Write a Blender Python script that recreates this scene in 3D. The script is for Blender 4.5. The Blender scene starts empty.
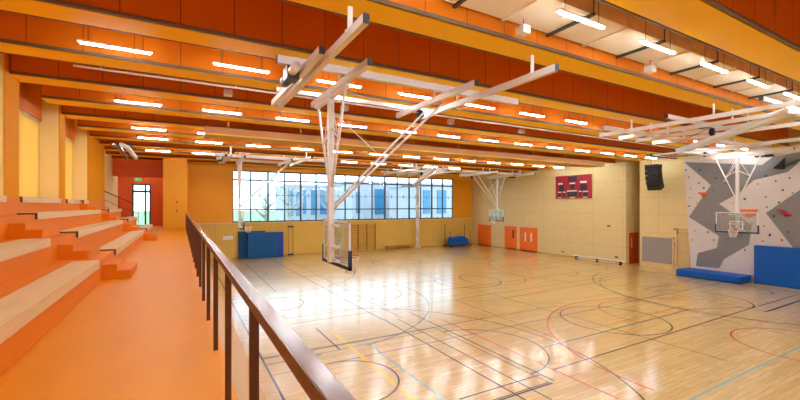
import bpy, bmesh, math, random
from mathutils import Vector, Matrix
random.seed(7)
sc = bpy.context.scene
COL = sc.collection
H = 4.3            # eye height above the hall floor
G = 2.75           # gallery floor level
YAW = 0.512

# ---------------------------------------------------------------- camera, world, light, exposure
cam_d = bpy.data.cameras.new('camera')
cam = bpy.data.objects.new('camera', cam_d)
COL.objects.link(cam)
cam.location = (0, 0, H)
cam.rotation_euler = (math.pi / 2, 0, -YAW)
cam_d.sensor_width = 36
cam_d.lens = 391 / 800 * 36
cam_d.shift_y = 5.7 / 800
cam_d.clip_start = 0.05
cam_d.clip_end = 1000
sc.camera = cam

w = bpy.data.worlds.new('sky')
sc.world = w
w.use_nodes = True
nt = w.node_tree
nt.nodes.clear()
wo = nt.nodes.new('ShaderNodeOutputWorld')
bg = nt.nodes.new('ShaderNodeBackground')
tc = nt.nodes.new('ShaderNodeTexCoord')
nz = nt.nodes.new('ShaderNodeTexNoise')
nz.inputs['Scale'].default_value = 2.5
cr = nt.nodes.new('ShaderNodeValToRGB')
cr.color_ramp.elements[0].position = .35
cr.color_ramp.elements[0].color = (.66, .84, 1.0, 1)
cr.color_ramp.elements[1].position = .6
cr.color_ramp.elements[1].color = (.88, .94, 1.0, 1)
nt.links.new(tc.outputs['Generated'], nz.inputs['Vector'])
nt.links.new(nz.outputs['Fac'], cr.inputs['Fac'])
nt.links.new(cr.outputs['Color'], bg.inputs['Color'])
nt.links.new(bg.outputs['Background'], wo.inputs['Surface'])
bg.inputs['Strength'].default_value = 2.9

LAMP_STRENGTH = 92.0
sc.view_settings.view_transform = 'Standard'
sc.view_settings.look = 'None'
sc.view_settings.gamma = 1
sc.view_settings.use_curve_mapping = False
sc.view_settings.exposure = 0.57
sc.cycles.use_denoising = True
sc.cycles.max_bounces = 8
sc.cycles.diffuse_bounces = 6
sc.cycles.transparent_max_bounces = 16
sc.cycles.sample_clamp_indirect = 6
sc.cycles.caustics_reflective = False
sc.cycles.caustics_refractive = False

# ---------------------------------------------------------------- materials
def lin(r, g, b):
    f = lambda c: (c / 255 / 12.92) if c / 255 <= .04045 else ((c / 255 + .055) / 1.055) ** 2.4
    return (f(r), f(g), f(b), 1)

def mat(name, rgb, rough=.6, metal=0, var=0.0, vscale=3.0, stretch=(1, 1, 1), coat=0, emis=None, spec=.5, coat_rough=.05):
    m = bpy.data.materials.new(name)
    m.use_nodes = True
    n = m.node_tree
    b = n.nodes['Principled BSDF']
    b.inputs['Base Color'].default_value = lin(*rgb)
    b.inputs['Roughness'].default_value = rough
    b.inputs['Metallic'].default_value = metal
    b.inputs['Specular IOR Level'].default_value = spec
    b.inputs['Coat Weight'].default_value = coat
    b.inputs['Coat Roughness'].default_value = coat_rough
    if var:
        t = n.nodes.new('ShaderNodeTexCoord')
        mp = n.nodes.new('ShaderNodeMapping')
        mp.inputs['Scale'].default_value = stretch
        nz = n.nodes.new('ShaderNodeTexNoise')
        nz.inputs['Scale'].default_value = vscale
        nz.inputs['Detail'].default_value = 4
        mx = n.nodes.new('ShaderNodeMix')
        mx.data_type = 'RGBA'
        c = lin(*rgb)
        mx.inputs[6].default_value = tuple(x * (1 - var) for x in c[:3]) + (1,)
        mx.inputs[7].default_value = tuple(min(1, x * (1 + var)) for x in c[:3]) + (1,)
        n.links.new(t.outputs['Object'], mp.inputs['Vector'])
        n.links.new(mp.outputs['Vector'], nz.inputs['Vector'])
        n.links.new(nz.outputs['Fac'], mx.inputs[0])
        n.links.new(mx.outputs[2], b.inputs['Base Color'])
    if emis:
        b.inputs['Emission Color'].default_value = emis[0]
        b.inputs['Emission Strength'].default_value = emis[1]
    return m

def seam_mat(name, rgb, seam, axis, period, width=.012, rough=.6, offs=0.0, axis2=None, period2=1.0, var=.06, spec=.3):
    """panelled surface: thin joints every `period` metres along axis (and axis2)"""
    m = mat(name, rgb, rough, var=var, vscale=2.0, spec=spec)
    n = m.node_tree
    b = n.nodes['Principled BSDF']
    src = b.inputs['Base Color'].links[0].from_socket
    t = n.nodes.new('ShaderNodeTexCoord')
    sx = n.nodes.new('ShaderNodeSeparateXYZ')
    n.links.new(t.outputs['Object'], sx.inputs[0])
    def line(ax, per):
        a = n.nodes.new('ShaderNodeMath'); a.operation = 'ADD'; a.inputs[1].default_value = 100 * per + offs
        n.links.new(sx.outputs[ax], a.inputs[0])
        f = n.nodes.new('ShaderNodeMath'); f.operation = 'MODULO'; f.inputs[1].default_value = per
        n.links.new(a.outputs[0], f.inputs[0])
        l = n.nodes.new('ShaderNodeMath'); l.operation = 'LESS_THAN'; l.inputs[1].default_value = width
        n.links.new(f.outputs[0], l.inputs[0])
        return l.outputs[0]
    o = line(axis, period)
    if axis2 is not None:
        o2 = line(axis2, period2)
        mxm = n.nodes.new('ShaderNodeMath'); mxm.operation = 'MAXIMUM'
        n.links.new(o, mxm.inputs[0]); n.links.new(o2, mxm.inputs[1]); o = mxm.outputs[0]
    mx = n.nodes.new('ShaderNodeMix'); mx.data_type = 'RGBA'
    n.links.new(o, mx.inputs[0]); n.links.new(src, mx.inputs[6]); mx.inputs[7].default_value = lin(*seam)
    n.links.new(mx.outputs[2], b.inputs['Base Color'])
    return m

def glass_mat(name, tint=(.93, .97, .98, 1), gloss=.06, alpha_col=None):
    m = bpy.data.materials.new(name); m.use_nodes = True
    n = m.node_tree; n.nodes.clear()
    o = n.nodes.new('ShaderNodeOutputMaterial')
    tr = n.nodes.new('ShaderNodeBsdfTransparent'); tr.inputs[0].default_value = tint
    gl = n.nodes.new('ShaderNodeBsdfGlossy'); gl.inputs['Roughness'].default_value = .03
    mx = n.nodes.new('ShaderNodeMixShader'); mx.inputs[0].default_value = gloss
    n.links.new(tr.outputs[0], mx.inputs[1]); n.links.new(gl.outputs[0], mx.inputs[2])
    if alpha_col:
        d = n.nodes.new('ShaderNodeBsdfDiffuse'); d.inputs[0].default_value = alpha_col[0]
        m2 = n.nodes.new('ShaderNodeMixShader'); m2.inputs[0].default_value = alpha_col[1]
        n.links.new(mx.outputs[0], m2.inputs[1]); n.links.new(d.outputs[0], m2.inputs[2])
        n.links.new(m2.outputs[0], o.inputs[0])
    else:
        n.links.new(mx.outputs[0], o.inputs[0])
    return m

def floor_mat():
    m = mat('maple_sports_floor', (226, 190, 132), .2, var=0, spec=.5)
    n = m.node_tree; b = n.nodes['Principled BSDF']
    t = n.nodes.new('ShaderNodeTexCoord')
    br = n.nodes.new('ShaderNodeTexBrick')
    br.inputs['Scale'].default_value = 1.0
    br.inputs['Brick Width'].default_value = 1.9
    br.inputs['Row Height'].default_value = .13
    br.inputs['Mortar Size'].default_value = .0025
    br.inputs['Color1'].default_value = lin(238, 206, 134)
    br.inputs['Color2'].default_value = lin(226, 188, 108)
    br.inputs['Mortar'].default_value = lin(150, 105, 55)
    mp = n.nodes.new('ShaderNodeMapping'); mp.inputs['Scale'].default_value = (.7, 9, 1)
    nz = n.nodes.new('ShaderNodeTexNoise'); nz.inputs['Scale'].default_value = 2.2; nz.inputs['Detail'].default_value = 5
    mx = n.nodes.new('ShaderNodeMix'); mx.data_type = 'RGBA'; mx.blend_type = 'MULTIPLY'; mx.inputs[0].default_value = .45
    cr = n.nodes.new('ShaderNodeValToRGB')
    cr.color_ramp.elements[0].position = .35; cr.color_ramp.elements[0].color = (.62, .5, .36, 1)
    cr.color_ramp.elements[1].position = .62; cr.color_ramp.elements[1].color = (1, 1, 1, 1)
    n.links.new(t.outputs['Object'], br.inputs['Vector'])
    n.links.new(t.outputs['Object'], mp.inputs['Vector']); n.links.new(mp.outputs[0], nz.inputs['Vector'])
    n.links.new(nz.outputs['Fac'], cr.inputs[0])
    n.links.new(br.outputs['Color'], mx.inputs[6]); n.links.new(cr.outputs[0], mx.inputs[7])
    n.links.new(mx.outputs[2], b.inputs['Base Color'])
    b.inputs['Roughness'].default_value = .3
    b.inputs['Coat Weight'].default_value = .8
    b.inputs['Coat Roughness'].default_value = .155
    b.inputs['Coat IOR'].default_value = 1.55
    bp = n.nodes.new('ShaderNodeBump'); bp.inputs['Strength'].default_value = .04; bp.inputs['Distance'].default_value = .01
    n2 = n.nodes.new('ShaderNodeTexNoise'); n2.inputs['Scale'].default_value = 1.6
    n.links.new(t.outputs['Object'], n2.inputs['Vector'])
    n.links.new(n2.outputs['Fac'], bp.inputs['Height']); n.links.new(bp.outputs[0], b.inputs['Coat Normal'])
    return m

M = {}
M['court'] = floor_mat()
M['gfloor'] = mat('orange_rubber_floor', (232, 146, 4), .5, var=.05, vscale=1.2, spec=.25)
M['terr'] = mat('orange_painted_concrete', (230, 128, 0), .55, var=.04, vscale=1.5, spec=.25)
M['beam'] = seam_mat('orange_panel_beam', (218, 118, 8), (120, 60, 8), 0, .9, .014, rough=.55, var=.05)
M['soffit'] = mat('floor_lit_amber_soffit', (255, 200, 0), .55, var=.04, spec=.2)  # amber board, colour lightened further for light bounced up from the floor
M['ceil'] = mat('orange_ceiling_board', (216, 110, 24), .6, var=.05)
M['beamtrim'] = mat('dark_brown_trim', (110, 86, 64), .6)
M['wallR'] = seam_mat('pale_plywood_wall', (222, 200, 146), (190, 160, 104), 1, 2.44, .014, axis2=2, period2=1.22, var=.07)
M['wallF'] = seam_mat('golden_plywood_wall', (222, 184, 92), (176, 136, 58), 0, 2.44, .014, var=.07)
M['wallO'] = mat('deep_orange_wall', (240, 164, 20), .6, var=.03)
M['wallY'] = mat('amber_wall', (226, 148, 0), .7, var=.04, spec=.1)
M['wallC'] = mat('cream_reveal', (255, 236, 172), .7, var=.01)
M['wallRed'] = mat('burnt_orange_wall', (220, 92, 22), .6, var=.05)
M['steel'] = mat('brushed_steel', (176, 164, 164), .2, metal=1, var=.08, vscale=8)
M['post'] = mat('bronze_flat_bar', (92, 52, 26), .45, metal=.4)
M['white'] = mat('white_painted_steel', (232, 234, 238), .4)
M['cream'] = mat('cream_painted_steel', (230, 226, 226), .5)
M['black'] = mat('black_plastic', (22, 22, 24), .5)
M['dark'] = mat('dark_grey_metal', (60, 60, 64), .5)
M['frame'] = mat('anthracite_window_frame', (44, 62, 70), .5)
M['wood'] = mat('pale_ash_plank', (228, 196, 146), .45, var=.14, vscale=2.5, stretch=(6, .8, 6))
M['edark'] = mat('dark_brown_gap_shade', (96, 48, 24), .6)
M['wood2'] = mat('varnished_pine', (180, 122, 52), .45, var=.15, vscale=3, stretch=(1, 1, 5))
M['blue'] = mat('blue_vinyl', (2, 86, 182), .5, var=.06, spec=.3)
M['blue2'] = mat('teal_blue_vinyl', (2, 86, 152), .5, var=.06, spec=.3)
M['bluedk'] = mat('deep_blue_vinyl', (4, 72, 124), .5, var=.06, spec=.3)
M['navy'] = mat('navy_padding', (24, 42, 92), .5)
M['rim'] = mat('orange_rim_paint', (226, 84, 30), .4)
M['net'] = mat('white_net_cord', (236, 232, 226), .8)
M['doorO'] = mat('orange_door_laminate', (240, 112, 22), .4, var=.03)
M['doorR'] = mat('rust_door_laminate', (190, 72, 22), .4)
M['red'] = mat('scoreboard_red', (156, 14, 38), .4)
M['greyp'] = mat('grey_climbing_panel', (128, 126, 128), .75, var=.05)
M['lightp'] = mat('light_climbing_panel', (212, 204, 202), .75, var=.04)
M['holdo'] = mat('orange_volume', (228, 100, 40), .6)
M['holdr'] = mat('crimson_volume', (176, 24, 52), .6)
M['holdk'] = mat('dark_hold', (78, 80, 88), .6)
M['duct'] = mat('galvanised_duct_wrap', (236, 222, 198), .45, var=.05)
M['ductside'] = mat('duct_side_wrap', (206, 180, 150), .5, var=.05)
M['glass'] = glass_mat('window_glass', (.9, .96, .99, 1), .05)
M['bbglass'] = glass_mat('backboard_glass', (.86, .93, .94, 1), .1, (lin(226, 232, 236), .12))
M['grill'] = mat('grey_perforated_panel', (146, 142, 140), .55, var=.1, vscale=30)
M['khaki'] = mat('curtain_housing_yellow', (200, 158, 50), .6)
M['brownb'] = mat('tan_side_board', (160, 100, 44), .6)
M['pvcy'] = mat('ochre_divider_curtain', (196, 142, 44), .7, var=.1, vscale=4, stretch=(.3, 6, 1))
M['lampw'] = mat('lamp_housing', (236, 236, 236), .4)
M['lamp'] = mat('lamp_diffuser', (255, 255, 255), .4, emis=((.84, .97, 1.0, 1), LAMP_STRENGTH))
M['screenw'] = mat('white_lettering', (240, 214, 216), .5)
M['lcd'] = mat('black_display', (26, 20, 26), .3)
M['green'] = mat('exit_sign_green', (30, 150, 80), .4, emis=((.05, .6, .25, 1), .6))
M['lawn'] = mat('lawn', (112, 156, 110), .9, var=.15, vscale=.3)
M['bwhite'] = mat('white_render_facade', (168, 172, 190), .8)
M['bglass'] = mat('blue_facade_glass', (54, 122, 166), .25)
M['bark'] = mat('bare_bark', (176, 172, 176), .9)
M['hedge'] = mat('blue_green_hedge', (58, 140, 160), .9, var=.3, vscale=1)
M['kerb'] = mat('pale_timber_kerb', (204, 156, 84), .45, var=.08, vscale=2, stretch=(6, .6, 1))
# lines
M['lk'] = mat('black_line_paint', (34, 28, 22), .3, coat=.9, coat_rough=.15)
M['lg'] = mat('green_grey_line_paint', (84, 80, 48), .3, coat=.9, coat_rough=.15)
M['ls'] = mat('steel_blue_line_paint', (92, 108, 116), .3, coat=.9, coat_rough=.15)
M['lr'] = mat('red_line_paint', (220, 56, 14), .3, coat=.9, coat_rough=.15)
M['lo'] = mat('orange_line_paint', (226, 116, 46), .3, coat=.9, coat_rough=.15)
M['ly'] = mat('yellow_line_paint', (250, 202, 0), .3, coat=.9, coat_rough=.15)
M['lc'] = mat('cyan_line_paint', (110, 190, 200), .3, coat=.9, coat_rough=.15)

def blind_mat():
    m = bpy.data.materials.new('cream_roller_fabric'); m.use_nodes = True
    n = m.node_tree; n.nodes.clear()
    o = n.nodes.new('ShaderNodeOutputMaterial')
    d = n.nodes.new('ShaderNodeBsdfDiffuse'); d.inputs[0].default_value = lin(236, 206, 150)
    t = n.nodes.new('ShaderNodeBsdfTranslucent'); t.inputs[0].default_value = lin(255, 212, 132)
    mx = n.nodes.new('ShaderNodeMixShader'); mx.inputs[0].default_value = .65
    n.links.new(d.outputs[0], mx.inputs[1]); n.links.new(t.outputs[0], mx.inputs[2]); n.links.new(mx.outputs[0], o.inputs[0])
    return m
M['blind'] = blind_mat()

# ---------------------------------------------------------------- mesh helpers
class MB:
    def __init__(s): s.v = []; s.f = []; s.m = []; s.smooth = []
    def add(s, verts, faces, mi=0, sm=False):
        o = len(s.v); s.v += [tuple(p) for p in verts]
        for f in faces: s.f.append(tuple(i + o for i in f)); s.m.append(mi); s.smooth.append(sm)
        return s
    def box(s, x0, x1, y0, y1, z0, z1, mi=0):
        return s.add([(x0, y0, z0), (x1, y0, z0), (x1, y1, z0), (x0, y1, z0), (x0, y0, z1), (x1, y0, z1), (x1, y1, z1), (x0, y1, z1)],
              [(0, 3, 2, 1), (4, 5, 6, 7), (0, 1, 5, 4), (1, 2, 6, 5), (2, 3, 7, 6), (3, 0, 4, 7)], mi)
    def bar(s, p0, p1, w, h, mi=0, up=(0, 0, 1)):
        p0, p1 = Vector(p0), Vector(p1); d = (p1 - p0).normalized(); u = Vector(up)
        if abs(d.dot(u)) > .98: u = Vector((0, 1, 0))
        a = d.cross(u).normalized() * w / 2; b = a.cross(d).normalized() * h / 2
        vs = [p + q for p in (p0, p1) for q in (-a - b, a - b, a + b, -a + b)]
        return s.add(vs, [(0, 1, 2, 3)[::-1], (4, 5, 6, 7), (0, 1, 5, 4), (1, 2, 6, 5), (2, 3, 7, 6), (3, 0, 4, 7)], mi)
    def tube(s, pts, r, n=8, mi=0, closed=False):
        pts = [Vector(p) for p in pts]; rings = []; N = len(pts)
        for i, p in enumerate(pts):
            if closed: d = pts[(i + 1) % N] - pts[i - 1]
            else: d = pts[min(i + 1, N - 1)] - pts[max(i - 1, 0)]
            d.normalize(); u = Vector((0, 0, 1)) if abs(d.z) < .95 else Vector((0, 1, 0))
            a = d.cross(u).normalized(); b = a.cross(d).normalized()
            rr = r[i] if isinstance(r, (list, tuple)) else r
            rings.append([p + (a * math.cos(2 * math.pi * k / n) + b * math.sin(2 * math.pi * k / n)) * rr for k in range(n)])
        vs = [q for R in rings for q in R]; fs = []
        for i in range(N if closed else N - 1):
            j = (i + 1) % N
            for k in range(n): fs.append((i * n + k, i * n + (k + 1) % n, j * n + (k + 1) % n, j * n + k))
        if not closed: fs.append(tuple(range(n))[::-1]); fs.append(tuple((N - 1) * n + k for k in range(n)))
        return s.add(vs, fs, mi, True)
    def poly(s, pts, nrm, t, mi=0):
        """extruded polygon"""
        nv = Vector(nrm) * t; n = len(pts); a = [Vector(p) for p in pts]; b = [p + nv for p in a]
        return s.add(a + b, [tuple(range(n))[::-1], tuple(range(n, 2 * n))] + [(i, (i + 1) % n, n + (i + 1) % n, n + i) for i in range(n)], mi)
    def blob(s, c, r, sx=1, sy=1, sz=1, mi=0, n=8, rings=5):
        vs = []; fs = []
        for i in range(rings + 1):
            th = math.pi * i / rings
            for k in range(n):
                ph = 2 * math.pi * k / n
                vs.append((c[0] + r * sx * math.sin(th) * math.cos(ph), c[1] + r * sy * math.sin(th) * math.sin(ph), c[2] + r * sz * math.cos(th)))
        for i in range(rings):
            for k in range(n): fs.append((i * n + k, i * n + (k + 1) % n, (i + 1) * n + (k + 1) % n, (i + 1) * n + k))
        return s.add(vs, fs, mi, True)
    def build(s, name, mats, parent=None, bevel=0, loc=None):
        me = bpy.data.meshes.new(name); me.from_pydata(s.v, [], s.f)
        if not isinstance(mats, (list, tuple)): mats = [mats]
        for m in mats: me.materials.append(m)
        me.polygons.foreach_set('material_index', s.m); me.polygons.foreach_set('use_smooth', s.smooth)
        bm = bmesh.new(); bm.from_mesh(me)
        bmesh.ops.remove_doubles(bm, verts=bm.verts, dist=1e-6) if any(s.smooth) else None
        bmesh.ops.recalc_face_normals(bm, faces=bm.faces); bm.to_mesh(me); bm.free()
        o = bpy.data.objects.new(name, me); COL.objects.link(o)
        if parent: o.parent = parent
        if loc: o.location = loc
        if bevel:
            b = o.modifiers.new('b', 'BEVEL'); b.width = bevel; b.segments = 2; b.limit_method = 'ANGLE'
        return o

def tag(o, label=None, cat=None, group=None, kind=None):
    if label: o['label'] = label
    if cat: o['category'] = cat
    if group: o['group'] = group
    if kind: o['kind'] = kind
    return o
def struct(mb, name, m, parent=None, label=None, **k):
    o = mb.build(name, m, parent, **k)
    if parent is None: o['kind'] = 'structure'
    if label: o['label'] = label
    return o
def empty(name, loc=(0, 0, 0), rz=0):
    o = bpy.data.objects.new(name, None); COL.objects.link(o); o.location = loc; o.rotation_euler = (0, 0, rz); o.empty_display_size = .2
    return o
def children(o): return [c for c in bpy.data.objects if c.parent is o]
def copy_tree(o, loc, rz=0, label=None, scale=None):
    c = o.copy(); COL.objects.link(c); c.location = loc; c.rotation_euler = (0, 0, rz)
    if scale: c.scale = scale
    if label: c['label'] = label
    for ch in children(o):
        d = ch.copy(); COL.objects.link(d); d.parent = c
        for g in children(ch):
            e = g.copy(); COL.objects.link(e); e.parent = d
    return c

# ================================================================ STRUCTURE
XR, YF = 28.5, 34.3
ZB = 7.5           # soffit level of the beams
ZC = 8.95
XL = -3.6
# hall floor
fl = struct(MB().box(.36, 31, -9.2, 35.6, -.3, 0), 'floor', M['court'])
# gallery floor slab
gf = struct(MB().box(-4.6, .4, -9.2, 35.6, G - .35, G).box(.3, .42, -9.2, 35.6, 0, G - .02), 'floor_gallery', M['gfloor'])
struct(MB().box(.40, .60, -9.1, 34.2, G - .32, G + .004), 'trim_1', M['kerb'])
struct(MB().box(-4.9, -3.7, -9.2, 35.6, G - 1, G), 'floor_terrace_base', M['terr'])

# far wall: low timber part, orange left part, jamb on the right, head
f = MB()
f.box(.42, XR + .3, YF, YF + .35, 0, 2.86)
struct(f, 'wall_front', M['wallF'])
struct(MB().box(.42, XR, YF - .03, YF + .36, 2.86, 2.93), 'trim_2', mat('pale_sill_cap', (232, 206, 150), .5))
f = MB()
f.box(.42, 3.7, YF, YF + .35, 2.93, ZC)
f.box(25.94, XR + .3, YF, YF + .35, 2.93, ZC)
f.box(3.7, 25.94, YF, YF + .35, 7.22, ZC)
struct(f, 'wall_front_upper', M['wallO'])
# right wall with passage recess Y 15.9..16.9
f = MB()
f.box(XR, XR + .3, 16.9, 35.6, 0, ZC)
f.box(XR, XR + .3, -9.2, 15.9, 0, ZC)
f.box(XR + .3, 30.9, 16.9, 17.1, 0, ZC)
f.box(XR + .3, 30.9, 15.7, 15.9, 0, ZC)
f.box(30.7, 30.9, 15.9, 16.9, 0, ZC)
struct(f, 'wall_right', M['wallR'])
struct(MB().box(-4.9, 31, -9.4, -9.1, 0, ZC), 'wall_rear', M['wallR'])
struct(MB().box(.6, XR, YF - .02, YF, 0, .1).box(XR - .02, XR, 17.0, 34.2, 0, .1), 'baseboard_front', mat('timber_skirting', (204, 160, 84), .5))

# left wall: columns, niches with daylight roller blinds
nich = [(-6.9, -3.1), (-2.05, 1.75), (3.8, 7.6), (8.7, 12.6), (13.55, 17.4), (18.2, 22.1)]
edges = [-9.2]
for a, b in nich: edges += [a, b]
edges += [26.6]
f = MB()
for i in range(0, len(edges), 2): f.box(-4.3, XL - .012, edges[i], edges[i + 1], G, ZC)
struct(f, 'wall_left', M['wallY'])
f = MB()
for a, b in nich:
    f.box(-4.25, XL - .03, a, a + .012, 4.45, ZC).box(-4.25, XL - .03, b - .012, b, 4.45, ZC)
struct(f, 'wall_left_reveal', M['wallC'])
f = MB()
for a, b in nich:
    f.box(-4.3, -4.06, a, b, 7.15, ZC)
    f.box(-4.3, -4.06, a, b, G, 4.45)
struct(f, 'wall_left_lintel', M['beam'])
for i, (a, b) in enumerate(nich[2:]):
    wn = MB()
    for y0, y1, z0, z1 in ((a, a + .07, 4.45, 7.15), (b - .07, b, 4.45, 7.15), (a, b, 4.45, 4.52), (a, b, 7.08, 7.15), ((a + b) / 2 - .03, (a + b) / 2 + .03, 4.45, 7.15)):
        wn.box(-4.26, -4.2, y0, y1, z0, z1)
    wo_ = struct(wn, 'window_%d' % (i + 2), M['frame'])
    MB().box(-4.232, -4.228, a, b, 4.45, 7.15).build('glass_pane', M['glass'], wo_)
    MB().box(-4.13, -4.127, a + .01, b - .01, 4.5, 7.14).build('roller_blind', M['blind'], wo_)
    MB().tube([(-4.13, a + .01, 7.12), (-4.13, b - .01, 7.12)], .03).build('blind_roller', M['cream'], wo_)

# corridor end behind the gallery
f = MB()
f.box(-4.3, -4.0, 26.6, 35.6, G, ZC)
struct(f, 'wall_corridor_left', M['wallC'])
f = MB()
f.box(-4.0, -3.15, 35.3, 35.6, G, ZC)
f.box(-1.95, -1.0, 35.3, 35.6, G, ZC)
f.box(-3.15, -1.95, 35.3, 35.6, 5.95, ZC)
f.box(-4.0, -1.0, 32.6, 32.8, 6.3, ZC)
struct(f, 'wall_corridor_end', M['wallRed'])
f = MB()
f.box(-1.0, .42, 30.4, 35.6, G, ZC)
f.box(.30, .42, 30.4, 35.6, 0, G)
struct(f, 'wall_gallery_end', M['wallO'])
# glazed door
d = MB()
for x0, x1 in ((-3.15, -3.04), (-2.06, -1.95), (-2.36, -2.25)): d.box(x0, x1, 35.38, 35.46, G, 5.95)
for z0, z1 in ((G, G + .1), (5.3, 5.46), (5.85, 5.95)): d.box(-3.15, -1.95, 35.38, 35.46, z0, z1)
do = struct(d, 'door_1', M['frame'])
MB().box(-3.1, -2.0, 35.415, 35.425, G + .1, 5.9).build('glass_pane', M['glass'], do)
MB().tube([(-2.4, 35.34, 3.5), (-2.4, 35.34, 4.1)], .015).build('door_handle', M['steel'], do)
es = empty('exit_sign', (-2.55, 32.55, 6.22)); tag(es, 'small green exit sign hanging above the glazed corridor door', 'sign')
MB().box(-.2, .2, -.03, .03, -.2, 0).build('sign_box', M['green'], es)
MB().box(-.14, -.02, -.034, -.03, -.16, -.04).box(.04, .14, -.034, -.03, -.12, -.08).build('pictogram', M['screenw'], es)
MB().tube([(0, 0, 0), (0, 0, .1)], .01).build('bracket', M['dark'], es)

# ceiling: slab, beams with soffit boards
ce = struct(MB().box(-4.9, 31, -9.4, 35.7, ZC, ZC + .2), 'ceiling', M['ceil'])
beams = [(-8.9, -8.2), (-6.5, -5.8), (-4.1, -3.4), (-1.75, -.95), (.6, 1.35), (3.0, 3.78), (5.55, 6.2), (8.1, 8.78), (10.5, 11.2), (12.9, 13.65), (15.3, 16.1), (17.7, 18.5), (20.1, 20.9), (22.6, 23.35), (25.05, 25.75), (27.4, 28.1), (29.8, 30.5), (32.2, 32.9)]
for a, b in beams:
    x1 = XR
    x0 = XL if b < 26.5 else -4.0
    bo = MB().box(x0, x1, a, b, ZB + .05, ZC).build('ceiling_beam', M['beam'], ce)
    MB().box(x0, x1, a + .03, b - .03, ZB, ZB + .05).build('soffit_board', M['soffit'], bo)
    MB().box(x0, x1, a - .035, a, ZB + .0, ZB + .07).box(x0, x1, b, b + .035, ZB + .0, ZB + .07).build('edge_trim', M['beamtrim'], bo)

# ---- big window
X0, X1, Z0, Z1 = 3.7, 25.94, 2.93, 7.22
wm = MB()
n = 16; dx = (X1 - X0) / n
for i in range(n + 1):
    x = X0 + i * dx; hw = .07 if i % 2 == 0 else .048
    wm.box(x - hw, x + hw, YF + .02, YF + .14, Z0, Z1)
for z, hz in ((Z0 + .05, .05), (3.98, .05), (6.42, .06), (Z1 - .06, .06)):
    wm.box(X0, X1, YF + .03, YF + .13, z - hz, z + hz)
wn = struct(wm, 'window_1', M['frame'])
MB().box(X0, X1, YF + .075, YF + .085, Z0, Z1).build('glass_pane', M['glass'], wn)
wr = MB()
wr.box(X0, X1, YF - .02, YF, 5.16, 5.19)
for i in range(n):
    for q in (.5,):
        x = X0 + (i + q) * dx
        wr.box(x - .02, x + .02, YF - .03, YF + .01, 5.0, 5.36)
        wr.box(x - .02, x + .02, YF - .03, YF + .01, 2.93, 3.15)
wr.build('safety_wire', M['frame'], wn)

# ---- floor markings (paint on the floor)
ZP = .002
def strip(mb, pts, wd, closed=False, z=ZP):
    pts = [Vector((p[0], p[1], 0)) for p in pts]; N = len(pts); L = []; R = []
    for i, p in enumerate(pts):
        a = pts[i - 1] if (i > 0 or closed) else p; b = pts[(i + 1) % N] if (i < N - 1 or closed) else p
        dd = (b - a).normalized(); nn = Vector((-dd.y, dd.x, 0)) * wd / 2
        L.append((p.x + nn.x, p.y + nn.y, z)); R.append((p.x - nn.x, p.y - nn.y, z))
    fs = [(i, (i + 1) % N, N + (i + 1) % N, N + i) for i in range(N if closed else N - 1)]
    mb.add(L + R, fs)
def arc(cx, cy, r, a0, a1, n=48): return [(cx + r * math.cos(math.radians(a0 + (a1 - a0) * i / n)), cy + r * math.sin(math.radians(a0 + (a1 - a0) * i / n))) for i in range(n + 1)]
YC = 8.97
lines = {k: MB() for k in ('lk', 'lg', 'ls', 'lr', 'lo', 'ly', 'lc')}
zl = {'lk': .006, 'lg': .0035, 'ls': .003, 'lr': .005, 'lo': .0045, 'ly': .004, 'lc': .0025}
def S(k, pts, wd=.05, closed=False): strip(lines[k], pts, wd, closed, zl[k])
XE = 26.6
for k, yc in (('lk', YC), ('lg', YC + 8.6), ('lg', YC + 17.0)):
    S(k, [(2, yc - 6), (2, yc + 6)], .06); S(k, [(XE, yc - 6), (XE, yc + 6)], .06)
    for s in (-1, 1): S('lg', [(2, yc + s * 7.35), (XE, yc + s * 7.35)], .04)
    for xe, sg in ((2, 1), (XE, -1)):
        hx = xe + sg * 1.575
        S(k, arc(hx, yc, 1.25, -90 * sg, 90 * sg), .05)
        S(k, [(xe, yc + 2.45), (xe + sg * 5.8, yc + 2.45), (xe + sg * 5.8, yc - 2.45), (xe, yc - 2.45)], .045)
        S(k, arc(xe + sg * 5.8, yc, 1.9, -90 * sg, 90 * sg), .055)
        S(k, [(xe, yc + 6.6), (hx, yc + 6.6)]); S(k, [(xe, yc - 6.6), (hx, yc - 6.6)])
        S(k, arc(hx, yc, 6.75, -78 * sg, 78 * sg) if sg == 1 else arc(hx, yc, 6.75, 102, 258), .045)
    S(k, arc(14.3, yc, 1.85, 0, 360)[:-1], .055, True)
# long lines seen in the photo
S('lk', [(2, 11.5), (14.2, 11.4)], .04)
S('lg', [(3, 11.0), (7.2, 11.2)], .03)
S('lk', [(4.15, 11.03), (4.15, 13.4)]); S('lg', [(4.15, 20), (4.2, 31)], .05)
S('lk', [(6.65, 6.1), (6.7, 13.2)], .05); S('lg', [(6.65, 13.2), (6.3, 33)], .05)
S('lg', [(7.17, 5.9), (7.2, 13)], .05)
S('lg', [(7.4, 13), (7.4, 33)], .04)
S('lk', [(8.0, 6.5), (8.05, 13.5)], .05)
S('lr', [(8.5, 5.2), (8.6, 12.0)], .055)
S('lg', [(10.6, 8.3), (10.95, 14.3)], .04)
S('lk', [(5.4, 6.92), (7.95, 6.92)], .045); S('lk', [(5.8, 6.45), (7.86, 6.45)], .06)
S('lk', [(8.5, 6.96), (21.3, 7.08)], .05); S('lk', [(20.6, 6.55), (26, 6.6)], .05); S('lk', [(21.6, 7.06), (26.3, 7.06)], .05)
S('ls', [(9.6, 8.2), (18.4, 8.25)], .07); S('ls', [(18.4, 8.23), (21.3, 7.1)], .05)
S('lo', [(12.5, 8.62), (18.7, 8.66), (18.84, 4.5)], .05)
S('lr', arc(15.6, 5.25, 6.0, 40, 182), .06)
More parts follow.
